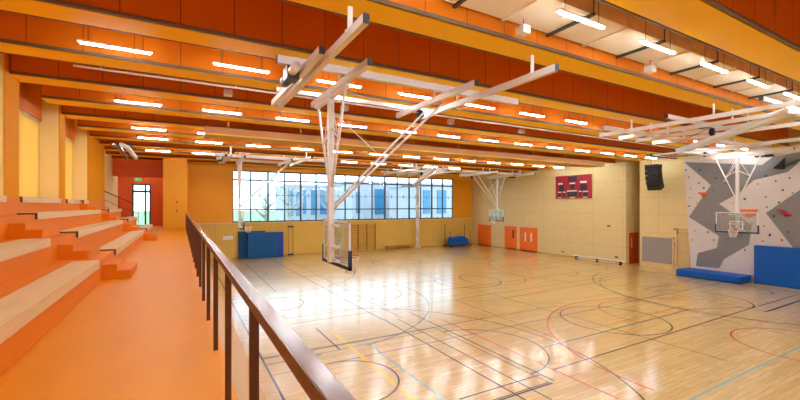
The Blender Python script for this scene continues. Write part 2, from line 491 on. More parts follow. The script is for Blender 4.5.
S('lr', arc(16.7, 4.3, 1.8, 0, 360)[:-1], .06, True)
S('lr', arc(16.6, 8.8, 1.9, 20, 200), .05)
S('lk', arc(16.1, 17.5, 1.9, 0, 360)[:-1], .055, True)
S('lg', arc(23.8, 8.97, 5.7, 100, 250), .04)
S('lr', arc(18.9, 29.0, 1.8, 60, 250), .05)
S('lg', [(12.7, 13.4), (26, 14.1)], .045); S('lg', [(10.4, 14.7), (15, 11.2)], .03)
S('lg', [(17.6, 5), (19.9, 21)], .03); S('lg', [(13.2, 5), (13.2, 33)], .04); S('lo', [(21.5, 5), (21.5, 33)], .04)
S('lg', [(24.9, 3), (24.9, 33)], .04)
S('ly', [(4.5, 1.0), (4.52, 12.7)], .12)
S('lc', [(5.1, 1.0), (5.1, 11.2)], .06); S('lc', [(5.1, 4.4), (19, 4.42)], .05)
S('lg', [(2, 14.3), (27, 14.5)], .04)
S('lr', [(3, 20.5), (27, 20.5)], .04); S('lg', [(3, 28.3), (27, 28.3)], .04)
for k, mb in lines.items():
    if mb.v: mb.build({'lk': 'black_court_marking', 'lg': 'olive_court_marking', 'ls': 'steel_blue_court_marking', 'lr': 'red_court_marking', 'lo': 'orange_court_marking', 'ly': 'yellow_court_marking', 'lc': 'cyan_court_marking'}[k], M[k], fl)

# ---- terrace
T = [(-1.42, 3.20), (-2.15, 3.66), (-2.88, 4.1), (-3.6, 4.5)]
def plank(name, x, z, a, b):
    mb = MB().box(x - .37, x + .045, a, b, z + .006, z + .036).box(x + .001, x + .045, a, b, z - .115, z + .006)
    o = mb.build(name, M['wood'])
    MB().box(x - .34, x, a + .02, b - .02, z, z + .006).build('mounting_strip', M['dark'], o)
    MB().box(x - .37, x + .043, a - .01, a, z + .001, z + .034).box(x + .001, x + .043, a - .01, a, z - .112, z + .001).build('end_gap_shade', M['edark'], o)  # dark L painted for the shaded gap at the plank's near end
    return o
tr = MB()
for i, (x, z) in enumerate(T):
    xb = T[i + 1][0] if i < 3 else -4.06
    y1 = 26.6 - i * .0
    tr.box(xb, x, -9.1, y1, G, z)
te = tr.build('seating_terrace', M['terr'])
tag(te, 'built-in orange stepped seating terrace running along the gallery', 'terrace', kind='structure')
for y0, y1 in ((-.2, 1.1), (10.2, 11.5), (20.5, 21.8)):
    for i, (x, z) in enumerate(T[:]):
        zb = G if i == 0 else T[i - 1][1]
        hh = z - zb
        s_ = MB(); s_.box(x + .001, x + .25, y0, y1, zb + .001, zb + hh * .68); s_.box(x + .2505, x + .5, y0, y1, zb, zb + hh * .38)
        if i < 3 or True: s_.build('stair_step', M['terr'], te)
# wooden planks, each a thing
names = ['lowest', 'second', 'third']
gaps = [(2.0, 9.55), (11.82, 20.1), (22.1, 26.55)]
gw = ['nearest the camera', 'between the two stair breaks', 'beyond the far stair break']
for i in range(3):
    x, z = T[i]
    for j, (a, b) in enumerate(gaps):
        if i == 2 and j == 0: a = 5
        o = plank('bench_plank', x, z, a, b)
        tag(o, 'pale wooden seat plank on the %s terrace tier, %s' % (names[i], gw[j]), 'bench seat', 'wooden seat planks on the terrace')
for (a, b), lb in zip(((8.75, 12.55), (13.6, 17.35), (18.25, 20.3), (21.0, 22.05)), ('at the left picture edge', 'beneath the widest cream window blind', 'beneath the narrow cream blind, before the steps', 'beneath the narrow cream blind, past the steps')):
    x, z = T[3]
    o = plank('sill_plank', x, z, a, b)
    tag(o, 'wooden plank on the top tier ' + lb, 'bench seat', 'wooden planks in the window niches')

# terrace end handrail
hr = empty('stair_handrail', (-2.1, 26.9, G)); tag(hr, 'thin bronze handrail sloping down beside the far end of the terrace', 'handrail')
MB().tube([(-1.75, 0, 2.45), (0, 0, 1.55), (.25, 0, 1.48)], .022).build('rail', M['post'], hr)
for q in (-1.75, -.9, 0): MB().tube([(q, 0, 0), (q, 0, 1.55 - q * .515)], .016).build('post', M['post'], hr)
MB().tube([(-1.75, 0, 1.95), (0, 0, 1.05)], .01).tube([(-1.75, 0, 1.6), (0, 0, .7)], .01).build('infill_bar', M['post'], hr)

# ---- gallery railing
rg = empty('gallery_railing', (.335, 0, G)); tag(rg, 'long steel railing with bronze flat bar posts on the gallery edge', 'railing')
MB().box(-.03, .035, .35, 30.4, 1.045, 1.085).build('handrail', M['steel'], rg, bevel=.004)
MB().box(-.034, -.03, .35, 30.4, 1.035, 1.085).build('rail_floor_reflection', M['post'], rg)  # brown strip paints the orange floor's reflection on the steel side
y = .88
while y < 30.3:
    p = MB().box(-.026, .02, y - .015, y + .015, 0, 1.045);
    p.build('post', M['post'], rg)
    y += 1.25

# ================================================================ THINGS
# ---- lamps
proto = empty('linear_lamp', (0, 0, 7.5))
MB().box(-.62, .62, -.035, .035, -.02, .015).build('lamp_housing', M['lampw'], proto)
MB().box(-.58, .58, -.022, .022, -.048, -.021).build('diffuser', M['lamp'], proto)
for s in (-.45, .45): MB().tube([(s, 0, .015), (s, 0, 1.43)], .006, 5).build('cable', M['dark'], proto)
ordn = ['first', 'second', 'third', 'fourth', 'fifth', 'sixth', 'seventh', 'eighth', 'ninth', 'tenth', 'eleventh', 'twelfth', 'thirteenth']
rows = [(4.3, 'under the silver duct'), (9.65, 'in the nearest full row'), (14.5, 'in the row before the divider curtain box'), (19.2, 'in the row just past the divider curtain box'), (21.8, 'in the second row past the divider curtain box'), (26.6, 'in the row next to the far hoops'), (-.2, 'behind the camera'), (-5.0, 'far behind the camera')]
c_, s_y = math.cos(YAW), math.sin(YAW)
first = True
for Y, rw in rows:
    cnt = 0
    for k in range(-1, 12):
        x = 1.25 + 2.37 * k
        if x > 27.6: continue
        if Y == 26.6 and k > 8: continue
        F = x * s_y + Y * c_; R = x * c_ - Y * s_y
        if F > 0 and abs(R / F) < 1.02: cnt += 1
        lab = '%s linear ceiling lamp from the left %s' % (ordn[max(cnt - 1, 0)], rw) if (F > 0 and abs(R / F) < 1.02) else 'linear ceiling lamp hanging outside the view'
        if first: o = proto; o.location = (x, Y, 7.5); first = False
        else: o = copy_tree(proto, (x, Y, 7.5))
        tag(o, lab, 'ceiling lamp', 'linear lamps hung between the beams')

dl = empty('added_downlight', (-2.4, 34.2, 7.3)); tag(dl, 'unseen downlight added to brighten the corridor before the glazed door', 'ceiling lamp')  # lamp added out of sight to brighten the door wall
MB().tube([(0, 0, .0), (0, 0, .1)], .16, 16).tube([(0, 0, .1), (0, 0, 1.65)], .01, 5).build('housing', M['lampw'], dl)
MB().tube([(0, 0, -.015), (0, 0, -.001)], .14, 16).build('diffuser', M['lamp'], dl)
# ---- air duct under the ceiling
du = empty('air_duct', (4, 4.95, 7.8)); tag(du, 'long rectangular pale silver air duct hung between the two nearest beams', 'duct')
MB().box(-4, 24.4, -.45, .5, 0, .75).build('duct_body', M['duct'], du)
for k in range(12):
    x = -2.2 + 2.37 * k
    MB().box(x - .03, x + .03, -.5, .55, -.05, -.0).tube([(x, -.49, -.04), (x, -.49, 1.15)], .012, 6).tube([(x, .53, -.04), (x, .53, 1.15)], .012, 6).build('hanger', M['dark'], du)
    MB().box(x + 1.1, x + 1.16, -.48, .53, -.025, .77).build('flange', M['duct'], du)

# ---- curtain housing
cb = empty('divider_curtain_housing', (.8, 16.9, 6.95)); tag(cb, 'long ochre housing of a rolled divider curtain under the ceiling', 'curtain housing')
MB().box(0, 24, -.75, .35, 0, .05).build('housing', M['khaki'], cb)
MB().box(0, 24, -.75, -.72, .05, .3).build('side_board', M['brownb'], cb)
MB().tube([(0.02, -.1, .24), (23.9, -.1, .24)], .17, 10).build('rolled_curtain', M['pvcy'], cb)
for k in range(9): MB().bar((.8 + 2.75 * k, -.72, .35), (.8 + 2.75 * k, -.72, 2.0), .06, .02).build('hanger', M['khaki'], cb)

# ---- ceiling sub-frames and backstops
def cap(mb, p, w=.1, h=.16): pass
def ceilbar(parent, p0, p1, w=.1, h=.15, m='cream'):
    o = MB().bar(p0, p1, w, h).build('ceiling_bar', M[m], parent)
    p0, p1 = Vector(p0), Vector(p1); d = (p1 - p0).normalized()
    MB().bar(p0 - d * .012, p0, w + .004, h + .004).build('end_cap', M['black'], o)
    MB().bar(p1, p1 + d * .012, w + .004, h + .004).build('end_cap', M['black'], o)
    return o
def hanger(parent, x, y, z): MB().box(x - .04, x + .04, y - .015, y + .015, z, ZB).box(x - .075, x + .075, y - .05, y + .05, z - .02, z + .02).build('hanger_bracket', M['cream'], parent)

def backstop(x, yc, s, label, strut=True):
    """hanging basketball goal; board plane at x, faces s (+1 = +X)"""
    r = empty('basketball_goal', (x, yc, 0)); tag(r, label, 'basketball goal', 'basketball goals hanging from the ceiling')
    zt = 7.0
    # board
    B = MB()
    for a in (-.9, .86): B.box(-.02, .02, a, a + .04, 2.9, 3.95)
    B.box(-.02, .02, -.9, .9, 2.9, 2.95); B.box(-.02, .02, -.9, .9, 3.91, 3.95)
    bo = B.build('backboard', M['white'], r)
    MB().box(-.008, .008, -.86, .86, 2.95, 3.91).build('glass', M['bbglass'], bo)
    q = MB(); xs = .012 * s
    for y0, y1, z0, z1 in ((-.295, -.245, 3.05, 3.5), (.245, .295, 3.05, 3.5), (-.295, .295, 3.45, 3.5), (-.295, .295, 3.05, 3.1)):
        q.box(min(xs, 0), max(xs, 0), y0, y1, z0, z1)
    q.build('target_square', M['white'], bo)
    q = MB(); q.box(-.035, .035, -.93, .93, 2.86, 2.94)
    for a in (-.93, .87): q.box(-.035, .035, a, a + .06, 2.86, 3.3)
    q.build('edge_padding', M['navy'], bo)
    # rim
    cx = .375 * s
    rm = MB(); rm.tube([(cx + .225 * math.cos(t * math.pi / 12), .225 * math.sin(t * math.pi / 12), 3.05) for t in range(24)], .011, 6, closed=True)
    rm.box(min(.02 * s, .16 * s), max(.02 * s, .16 * s), -.1, .1, 3.035, 3.06); rm.box(min(.02 * s, .035 * s), max(.02 * s, .035 * s), -.1, .1, 2.95, 3.1)
    rmo = rm.build('rim', M['rim'], r)
    nt_ = MB()
    for t in range(12):
        for dr in (-1, 1):
            pts = []
            for k in range(5):
                a = (t + dr * k * .5) * math.pi / 6; rad = .22 - .026 * k
                pts.append((cx + rad * math.cos(a), rad * math.sin(a), 3.045 - .1 * k))
            nt_.tube(pts, .0055, 4)
    nt_.build('net', M['net'], rmo)
    # mast behind the board
    bx = -.13 * s
    MB().box(bx - .065, bx + .065, -.065, .065, 2.95, zt).build('mast', M['white'], r)
    MB().box(min(bx, -.02 * s), max(bx, -.02 * s), -.35, .35, 3.3, 3.36).box(min(bx, -.02 * s), max(bx, -.02 * s), -.35, .35, 2.97, 3.03).box(min(bx, -.02 * s), max(bx, -.02 * s), -.35, .35, 3.8, 3.86).build('board_bracket', M['white'], r)
    # V braces
    for a in (-1, 1):
        MB().tube([(bx, a * .95, 6.85), (bx, a * .1, 4.75)], .034, 8).build('side_brace', M['white'], r)
        MB().tube([(bx, a * .04, 6.15), (bx, a * .52, 5.85)], .022, 6).tube([(bx, a * .04, 6.75), (bx, a * .52, 5.85)], .016, 5).build('cross_brace', M['white'], r)
        if strut: MB().tube([(bx + .05 * s, a * .12, 4.25), (s * 2.75, a * .38 - .25, 7.02)], .028, 8).build('diagonal_strut', M['white'], r)
    MB().tube([(bx, .0, 6.6), (s * 1.25, .05, 5.55)], .015, 6).build('tie_rod', M['cream'], r)
    MB().bar((bx, -1.1, 6.9), (bx, 1.1, 6.9), .1, .1).build('head_bar', M['white'], r)
    # ceiling frame
    for (bxx, y0, y1) in ((-.9, -3.75, 2.05), (-1.1, -2.3, 1.85), (-.12, -2.2, 1.5), (2.5, -2.2, 1.45), (3.25, -3.75, 1.2)):
        ceilbar(r, (bxx * s, y0, zt + .05), (bxx * s, y1, zt + .05), .1, .14)
        for ba, bb in beams:
            yb = (ba + bb) / 2 - yc
            if y0 + .1 < yb < y1 - .1: hanger(r, bxx * s, yb, zt + .1)
    ceilbar(r, (-1.6 * s, -1.0, zt + .22), (5.0 * s, -1.0, zt + .22), .12, .16)
    ceilbar(r, (-1.2 * s, 1.0, zt + .2), (3.6 * s, 1.0, zt + .2), .08, .1)
    # winch
    W = MB(); W.tube([(-1.3 * s, -.75, zt - .02), (-1.3 * s, -.35, zt - .02)], .11, 12); W.box(-1.3 * s - .12, -1.3 * s + .12, -1.1, -.75, zt - .14, zt + .12)
    W.build('winch', M['dark'], r)
    W = MB(); W.tube([(-1.32 * s, -1.45, zt), (-1.32 * s, -1.1, zt)], .09, 12); W.build('winch_motor', M['cream'], r)
    MB().tube([(2.6 * s, .28, 6.88), (2.6 * s, .36, 6.88)], .12, 14).build('pulley', M['black'], r)
    MB().tube([(-1.2 * s, -.6, zt), (s * 1.2, .0, zt + .0), (s * 2.6, .3, 6.9)], .008, 5).build('cable', M['cream'], r)
    return r
backstop(3.28, 9.0, 1, 'nearest basketball goal seen from behind its navy padded glass board')
backstop(25.6, 9.3, -1, 'basketball goal in front of the grey climbing wall', False)
backstop(3.28, 25.6, 1, 'far basketball goal hanging above the upright blue mats')
backstop(25.6, 27.3, -1, 'far basketball goal above the three orange doors')

# raised main court goals: mast folded up towards the ceiling
def raised(x, yh, sy, label, zb=6.35):
    """hinge at yh, mast runs to yh+sy*..., board folded flat at its end"""
    r = empty('folded_basketball_goal', (x, yh, 0)); tag(r, label, 'basketball goal')
    P0 = Vector((0, 0, 7.25)); P1 = Vector((0, sy * 3.3, zb))
    MB().bar(P0, P1, .2, .2).build('mast', M['white'], r)
    for a in (-.5, .5): MB().bar(P0 + Vector((a, 0, 0)), P1 + Vector((a * .3, -sy * .3, .05)), .07, .1).build('side_arm', M['white'], r)
    MB().bar((-.75, 0, 7.12), (.75, 0, 7.12), .12, .12).build('hinge_bar', M['cream'], r)
    B = MB(); z = zb - .15
    for a in (-.9, .86): B.box(a, a + .04, sy * 3.2 - .5, sy * 3.2 + .55, z, z + .04)
    for a in (-.5, .51): B.box(-.9, .9, sy * 3.2 + a, sy * 3.2 + a + .04, z, z + .04)
    bo = B.build('backboard', M['white'], r)
    MB().box(-.86, .86, sy * 3.2 - .46, sy * 3.2 + .51, z + .012, z + .028).build('glass', M['bbglass'], bo)
    e = sy * 3.2 + sy * .55
    MB().box(-.93, .93, min(e, e + sy * .06), max(e, e + sy * .06), z - .02, z + .07).build('edge_padding', M['navy'], bo)
    rm = MB(); rm.tube([(.225 * math.cos(t * math.pi / 12), sy * 3.45 + .225 * math.sin(t * math.pi / 12), z - .0) for t in range(24)], .011, 6, closed=True)
    for t in (-.2, .2): rm.tube([(t, sy * 3.45, z), (t, sy * 3.45, z + .05)], .01, 5)
    rm.build('rim', M['rim'], r)
    for bx in (-1.9, -.6, .6, 1.9): ceilbar(r, (bx, -.9, 7.1), (bx, sy * 5.2, 7.1), .09, .13)
    for by in (0, 2.4, 4.6): ceilbar(r, (-2.6, sy * by, 7.24), (2.6, sy * by, 7.24), .1, .12)
    for hx in (-1.9, -.6, .6, 1.9):
        for ba, bb in beams:
            if yh - .8 < (ba + bb) / 2 < yh + 5.1: hanger(r, hx, (ba + bb) / 2 - yh, 7.15)
    MB().tube([(.15, sy * 2.2, 6.95), (.15, sy * 2.3, 6.95)], .14, 14).build('pulley', M['black'], r)
    MB().tube([(.0, sy * 2.2, 7.1), (.0, sy * 3.3, 6.7)], .01, 5).build('cable', M['dark'], r)
    return r
raised(16.5, 4.5, 1, 'folded up basketball goal under the ceiling in front of the climbing wall')
raised(17.6, 25.6, 1, 'folded up basketball goal near the ceiling before the big window', 6.1)

# gathered white net by the far wall
gn = MB()
prof = [(0, .30), (.15, .2), (.5, .13), (1.2, .12), (3, .15), (5, .13), (6.6, .12)]
for (z0, r0), (z1, r1) in zip(prof[:-1], prof[1:]):
    for k in range(9):
        a = k * 2 * math.pi / 9
        gn.tube([(r0 * math.cos(a), r0 * math.sin(a), z0), (r1 * math.cos(a + .3), r1 * math.sin(a + .3), z1)], .035, 5)
go = gn.build('gathered_net', M['net'], loc=(20.9, 33.6, 0)); tag(go, 'white net gathered into a tall bundle in front of the big window', 'net')
MB().tube([(0, 0, 6.55), (0, 0, 7.5)], .012, 5).build('suspension_cord', M['net'], go)
MB().tube([(0.17 * math.cos(t * math.pi / 8), .17 * math.sin(t * math.pi / 8), 4.1) for t in range(16)], .02, 5, closed=True).build('tie_band', M['dark'], go)

# small devices and pipe
pp = MB().tube([(-2.1, 11.29, 7.46), (27.5, 11.29, 7.46)], .025, 8).build('sprinkler_pipe', M['cream']); tag(pp, 'thin pale sprinkler pipe running beneath the fourth yellow beam', 'pipe')
for k in range(10): MB().tube([(-1.6 + 2.9 * k, 11.29, 7.46), (-1.6 + 2.9 * k, 11.26, 7.56)], .02, 6).build('pipe_clip', M['cream'], pp)
def device(x, y, z, lab, wd=.22, zt_=ZC):
    r = empty('ceiling_sensor', (x, y, z)); tag(r, lab, 'sensor', 'white sensors hung between the beams')
    MB().box(-wd / 2, wd / 2, -wd / 2, wd / 2, 0, wd * .8).build('sensor_box', M['white'], r, bevel=.02)
    MB().tube([(0, 0, wd * .8), (.01 if zt_ < ZC else .05, 0, wd * .8 + .1), (0, 0, zt_ - z)], .012, 5).build('cord', M['rim'], r)
device(1.2, 12.2, 7.45, 'white box sensor hanging above the left end of the curtain housing')
device(4.75, 12.2, 7.45, 'white box sensor behind the nearest basketball goal mast')
device(9.1, 12.2, 7.45, 'white box sensor over the middle of the court')
device(12.9, 12.2, 7.45, 'white box sensor between the middle and the climbing wall')
device(5.6, 5.25, 7.5, 'left of two white sensors just below the silver air duct', .2, 7.8)
device(9.85, 5.25, 7.5, 'right of two white sensors just below the silver air duct', .2, 7.8)
# grey ducts at the corridor ceiling
gd = empty('corridor_pipe_pair', (-2.62, 24.2, 7.18)); gd.scale = (.8, .5, .9); tag(gd, 'pair of curved grey metal pipes under the ceiling by the corridor', 'pipe')
MB().tube([(-.35, -1.6, .15), (-.1, 0, .1), (0, 1, -.12), (.1, 2.4, -.32)], .12, 10).build('pipe', M['steel'], gd)
MB().tube([(.1, -1.4, .15), (.35, .2, .1), (.5, 1.2, -.12), (.65, 2.6, -.32)], .13, 10).build('pipe', M['cream'], gd)
MB().box(-.4, .6, .2, .26, .15, .22).box(-.4, -.37, .2, .26, .15, 1.96).build('bracket', M['dark'], gd)

# ---- right wall things
def px(u, v, X):
    r = (u - 400) / 391; d_ = (v - 205.7) / 391
    x, y, z = s_y + r * c_, c_ - r * s_y, -d_
    t = X / x
    return (y * t, H + z * t)
# scoreboard
sb = empty('scoreboard', (XR - .004, 21.28, 5.87)); tag(sb, 'red electronic scoreboard with black displays high on the pale right wall', 'scoreboard')
MB().box(-.12, 0, -1.68, 1.68, -.96, .96).build('case', M['red'], sb, bevel=.02)
disp = MB(); txt = MB(); fr = MB()
def rect(mb, y0, y1, z0, z1, t=.13): mb.box(-t, -.12, y0, y1, z0, z1)
# seen from the hall, +Y is left
for (a, b, z0, z1) in ((.42, -.42, .42, .86), (1.28, .82, -.34, .18), (-.72, -1.3, -.34, .18), (.2, -.2, -.18, .18), (1.42, 1.12, -.82, -.5), (.92, .72, -.76, -.5), (.45, -.45, -.82, -.42), (-.6, -.8, -.76, -.5), (-1.0, -1.4, -.82, -.5)):
    rect(disp, b, a, z0, z1)
for (a, b, z0, z1) in ((1.4, .95, .24, .36), (.25, -.25, .24, .34), (-.72, -1.3, .28, .42), (1.42, 1.1, -.46, -.39), (.92, .66, -.46, -.39), (.5, -.42, -.39, -.3), (-.6, -.85, -.44, -.37), (-.98, -1.42, -.46, -.38), (1.4, 1.1, -.92, -.85), (.25, -.25, -.92, -.84), (-.98, -1.35, -.92, -.84)):
    rect(txt, b, a, z0, z1)
disp.build('display', M['lcd'], sb)
txt.build('label_strip', M['screenw'], sb)
digs = None
DIG = mat('dim_digit_segment', (74, 44, 50), .5)
seg = {'0': 'abcdef', '8': 'abcdefg', '1': 'bc'}
def digit(mb_, y, z, w_, h_, ch):
    mb = MB()   # y = left edge (towards +Y)
    t = .028
    S_ = {'a': (0, w_, h_ - t, h_), 'g': (0, w_, h_ / 2 - t / 2, h_ / 2 + t / 2), 'd': (0, w_, 0, t), 'f': (0, t, h_ / 2, h_), 'b': (w_ - t, w_, h_ / 2, h_), 'e': (0, t, 0, h_ / 2), 'c': (w_ - t, w_, 0, h_ / 2)}
    for q in seg[ch]:
        a, b, c0, c1 = S_[q]; mb.box(-.134, -.13, y - b, y - a, z + c0, z + c1)
    mb.build('unlit_digit', DIG, sb)
for yy in (.36, .16, -.06, -.26): digit(digs, yy, .5, .13, .28, '8')
for yy in (1.22, 1.0, -.8, -1.04): digit(digs, yy, -.26, .16, .36, '8')

# line array speaker
sp = empty('line_array_speaker', (27.3, 14.35, 6.95)); tag(sp, 'curved black line array loudspeaker hanging high before the right wall', 'loudspeaker')
ang = 0; yy = 0; zz = 0
pts = [(0, 0)]
for k in range(5):
    a = -math.radians([0, 5, 12, 20, 28][k])
    b = MB(); hgt = .3
    ca, sa = math.cos(a), math.sin(a)
    def T2(x, z): return (xo + x * ca + z * sa, zo - x * sa + z * ca)
    xo, zo = pts[-1]
    c4 = [T2(-.25, 0), T2(.25, -.0), T2(.22, -hgt), T2(-.25, -hgt)]
    b.add([(c[0], -.42, c[1]) for c in c4] + [(c[0], .42, c[1]) for c in c4], [(0, 1, 2, 3), (7, 6, 5, 4), (0, 4, 5, 1), (1, 5, 6, 2), (2, 6, 7, 3), (3, 7, 4, 0)])
    b.build('speaker_cabinet', M['black'], sp, bevel=.01)
    pts.append(T2(0, -hgt - .02))
MB().box(-.3, .3, -.4, .4, 0, .06).tube([(-.2, 0, .05), (-.2, 0, 2.0)], .012, 5).tube([(.2, 0, .05), (.2, 0, 2.0)], .012, 5).build('rigging_frame', M['dark'], sp)

# doors in the right wall (doors of the setting)
def rdoor(n_, y0, y1, m, leafs=1, slits=(), dark=False):
    d = MB().box(XR - .03, XR + .02, y0 - .06, y0, 0, 2.26).box(XR - .03, XR + .02, y1, y1 + .06, 0, 2.26).box(XR - .03, XR + .02, y0 - .06, y1 + .06, 2.2, 2.26)
    do = struct(d, 'door_%d' % n_, m)
    L = (y1 - y0) / leafs
    for k in range(leafs):
        a = y0 + k * L
        lf = MB().box(XR - .02, XR - .001, a + .008, a + L - .008, .01, 2.2).build('door_leaf', m, do)
        hy = a + (.12 if k % 2 else L - .12)
        MB().tube([(XR - .06, hy, .95), (XR - .06, hy, 1.15)], .014, 6).box(XR - .06, XR - .02, hy - .015, hy + .015, 1.03, 1.07).build('door_handle', M['steel'], lf)
    for y, hw, z0, z1, mm in slits:
        MB().box(XR - .024, XR - .019, y - hw, y + hw, z0, z1).build('vision_panel', mm, do)
vw = mat('bright_vision_glass', (240, 226, 200), .2)
rdoor(2, 31.2, 33.2, M['doorO'], 1)
rdoor(3, 27.6, 29.1, M['doorO'], 1, [(28.0, .1, 1.1, 1.9, M['lcd'])])
rdoor(4, 25.1, 27.1, M['doorO'], 2, [(26.45, .1, .95, 1.75, vw), (25.75, .1, .95, 1.75, vw)])
# recess door in the passage side wall
d = MB().box(28.92, 29.0, 16.86, 16.9, 0, 2.3).box(30.0, 30.08, 16.86, 16.9, 0, 2.3).box(28.92, 30.08, 16.86, 16.9, 2.22, 2.3)
do = struct(d, 'door_5', M['doorR'])
MB().box(29.0, 30.0, 16.87, 16.895, .01, 2.22).build('door_leaf', M['doorR'], do)
MB().box(29.15, 29.25, 16.862, 16.87, 1.2, 1.9).build('vision_panel', vw, do)

# low bench by right wall
def long_bench(name, L, w_, h_, m, mleg, label, loc, rz, cat='bench'):
    r = empty(name, loc, rz); tag(r, label, cat)
    MB().box(-w_ / 2, w_ / 2, -L / 2, L / 2, h_ - .04, h_).build('seat', m, r, bevel=.005)
    MB().box(-.04, .04, -L / 2 + .3, L / 2 - .3, .1, .15).build('stretcher', m, r)
    for q in (-L / 2 + .3, 0, L / 2 - .3):
        MB().box(-w_ / 2 + .02, w_ / 2 - .02, q - .03, q + .03, .0, h_ - .04).build('leg', mleg, r)
long_bench('low_bench', 4.2, .3, .32, M['white'], M['dark'], 'long low pale topped bench with dark legs along the pale right wall', (27.7, 18.6, 0), 0)
long_bench('gym_bench', 3.2, .26, .34, M['wood2'], M['wood2'], 'long low wooden gym bench under the big window', (18.9, 34.0, 0), math.pi / 2)
# grille panel
gr = MB().box(XR - .04, XR - .002, 13.75, 15.72, .38, 2.14)
go = gr.build('wall_grille', M['grill']); tag(go, 'grey perforated rectangular panel low on the wall beside the passage', 'grille')
fr = MB()
for y0, y1, z0, z1 in ((13.65, 13.75, .28, 2.24), (15.72, 15.82, .28, 2.24), (13.65, 15.82, .28, .38), (13.65, 15.82, 2.14, 2.24)): fr.box(XR - .06, XR - .002, y0, y1, z0, z1)
fr.build('frame', M['wood'], go)
# wall bars near climbing wall
def wallbars(loc, rz, W, Hh, label, bays=1, m='wood2', rungs=14):
    r = empty('wall_bars', loc, rz); tag(r, label, 'wall bars')
    for k in range(bays + 1):
        x = -W / 2 + W * k / bays
        MB().box(x - .03, x + .03, -.12, .0, 0, Hh).build('upright', M[m], r)
    for k in range(rungs):
        MB().tube([(-W / 2, -.09, .2 + (Hh - .3) * k / (rungs - 1)), (W / 2, -.09, .2 + (Hh - .3) * k / (rungs - 1))], .02, 6).build('rung', M[m], r)
    return r
wallbars((XR - .01, 13.15, .1), -math.pi / 2 + 0, .75, 2.8, 'pale narrow wall bars between the grey grille and the climbing wall', 1, 'wood')
wallbars((15.15, YF - .01, .05), 0, 2.7, 2.5, 'wooden wall bars of two bays on the far wall behind the near goal', 3)
# climbing wall
XC = 28.15
cw = MB().poly([(XC, 12.55, .35), (XC, 12.95, 7.25), (XC, 2.0, 7.25), (XC, 2.0, .35)], (.33, 0, 0), 1).box(XC + .1, XC + .34, 2.0, 12.55, 0.0, .36)
cwo = cw.build('climbing_wall', M['lightp']); tag(cwo, 'light and grey angular climbing wall covered in small holds', 'climbing wall')
def cpoly(pp, m, t=.02, name='grey_panel'):
    q = [(XC - t,) + px(u, v, XC) for u, v in pp]
    return MB().poly(q, (t, 0, 0), 1).build(name, m, cwo)
cpoly([(684, 162), (762, 165), (773, 157), (800, 152), (830, 149), (830, 140), (800, 144), (684, 158)][:3] + [(800, 152), (830, 148), (830, 145), (800, 161), (788, 172), (754, 180), (740, 192), (719, 204), (731, 212), (752, 225), (749, 245), (724, 259), (719, 268), (696, 266), (698, 253), (717, 248), (719, 236), (689, 217), (711, 185)], M['greyp'])
cpoly([(766, 213), (800, 190), (860, 150), (860, 260), (800, 255), (791, 245)], M['greyp'])
def vol(pp, m, hgt=.22):
    q = [px(u, v, XC) for u, v in pp]; cy = sum(a for a, b in q) / len(q); cz = sum(b for a, b in q) / len(q)
    mb = MB(); n_ = len(q)
    mb.add([(XC, a, b) for a, b in q] + [(XC - hgt, cy + (a - cy) * .45, cz + (b - cz) * .45) for a, b in q], [tuple(range(n_)), tuple(range(2 * n_ - 1, n_ - 1, -1))] + [(i, n_ + i, n_ + (i + 1) % n_, (i + 1) % n_) for i in range(n_)])
    mb.build('climbing_volume', m, cwo)
vol([(697, 192), (709, 192.5), (704, 198)], M['holdo'])
vol([(740, 209), (758, 209.3), (757.5, 213), (754, 216.5), (749, 218), (744, 216.5), (740.5, 213)], M['holdo'], .1)
vol([(776, 209), (784, 210), (794, 216), (786, 217)], M['holdr'])
vol([(773, 168.5), (785.5, 157), (785, 169.5)], M['black'], .3)

hl = [(686, 170), (689, 177), (691, 189), (704, 188), (690, 198), (697, 203), (689, 206), (713, 190), (722, 170), (700, 170), (758, 184), (776, 181), (783, 190), (766, 197), (779, 202), (745, 199), (733, 203), (732, 188), (726, 183), (767, 207), (764, 226), (770, 235), (763, 241), (752, 223), (708, 232), (714, 240), (695, 231), (782, 240), (793, 193), (790, 178), (766, 176), (748, 176), (779, 203), (774, 216), (692, 240), (741, 233), (788, 232), (795, 164), (793, 202), (716, 178), (705, 210), (724, 215), (735, 222), (745, 250), (728, 240), (782, 165), (707, 221), (757, 246), (699, 183), (744, 172)]
for k, (u, v) in enumerate(hl):
    a, b = px(u, v, XC)
    MB().blob((XC - .03, a, b), .045 if k % 3 else .062, .9, 1, .8 + .3 * (k % 2), n=7, rings=4).build('climbing_hold', M['holdr'] if (u, v) == (776, 181) else (M['holdo'] if k % 11 == 5 else M['holdk']), cwo)
# mats
mt = MB().box(26.65, 28.05, 9.5, 12.7, .04, .4).build('landing_mat', M['blue'], bevel=.05); tag(mt, 'thick blue landing mat lying flat below the climbing wall', 'mat')
MB().box(26.67, 28.03, 9.52, 12.68, 0.0, .045).build('base_cover', M['bluedk'], mt)
mt = MB().box(27.75, 28.1, 3.4, 9.3, .03, 2.1).build('wall_mat', M['blue'], bevel=.03); tag(mt, 'tall blue crash mat standing upright against the climbing wall', 'mat')
MB().box(27.77, 28.08, 3.42, 9.28, 0, .04).build('base_cover', M['bluedk'], mt)
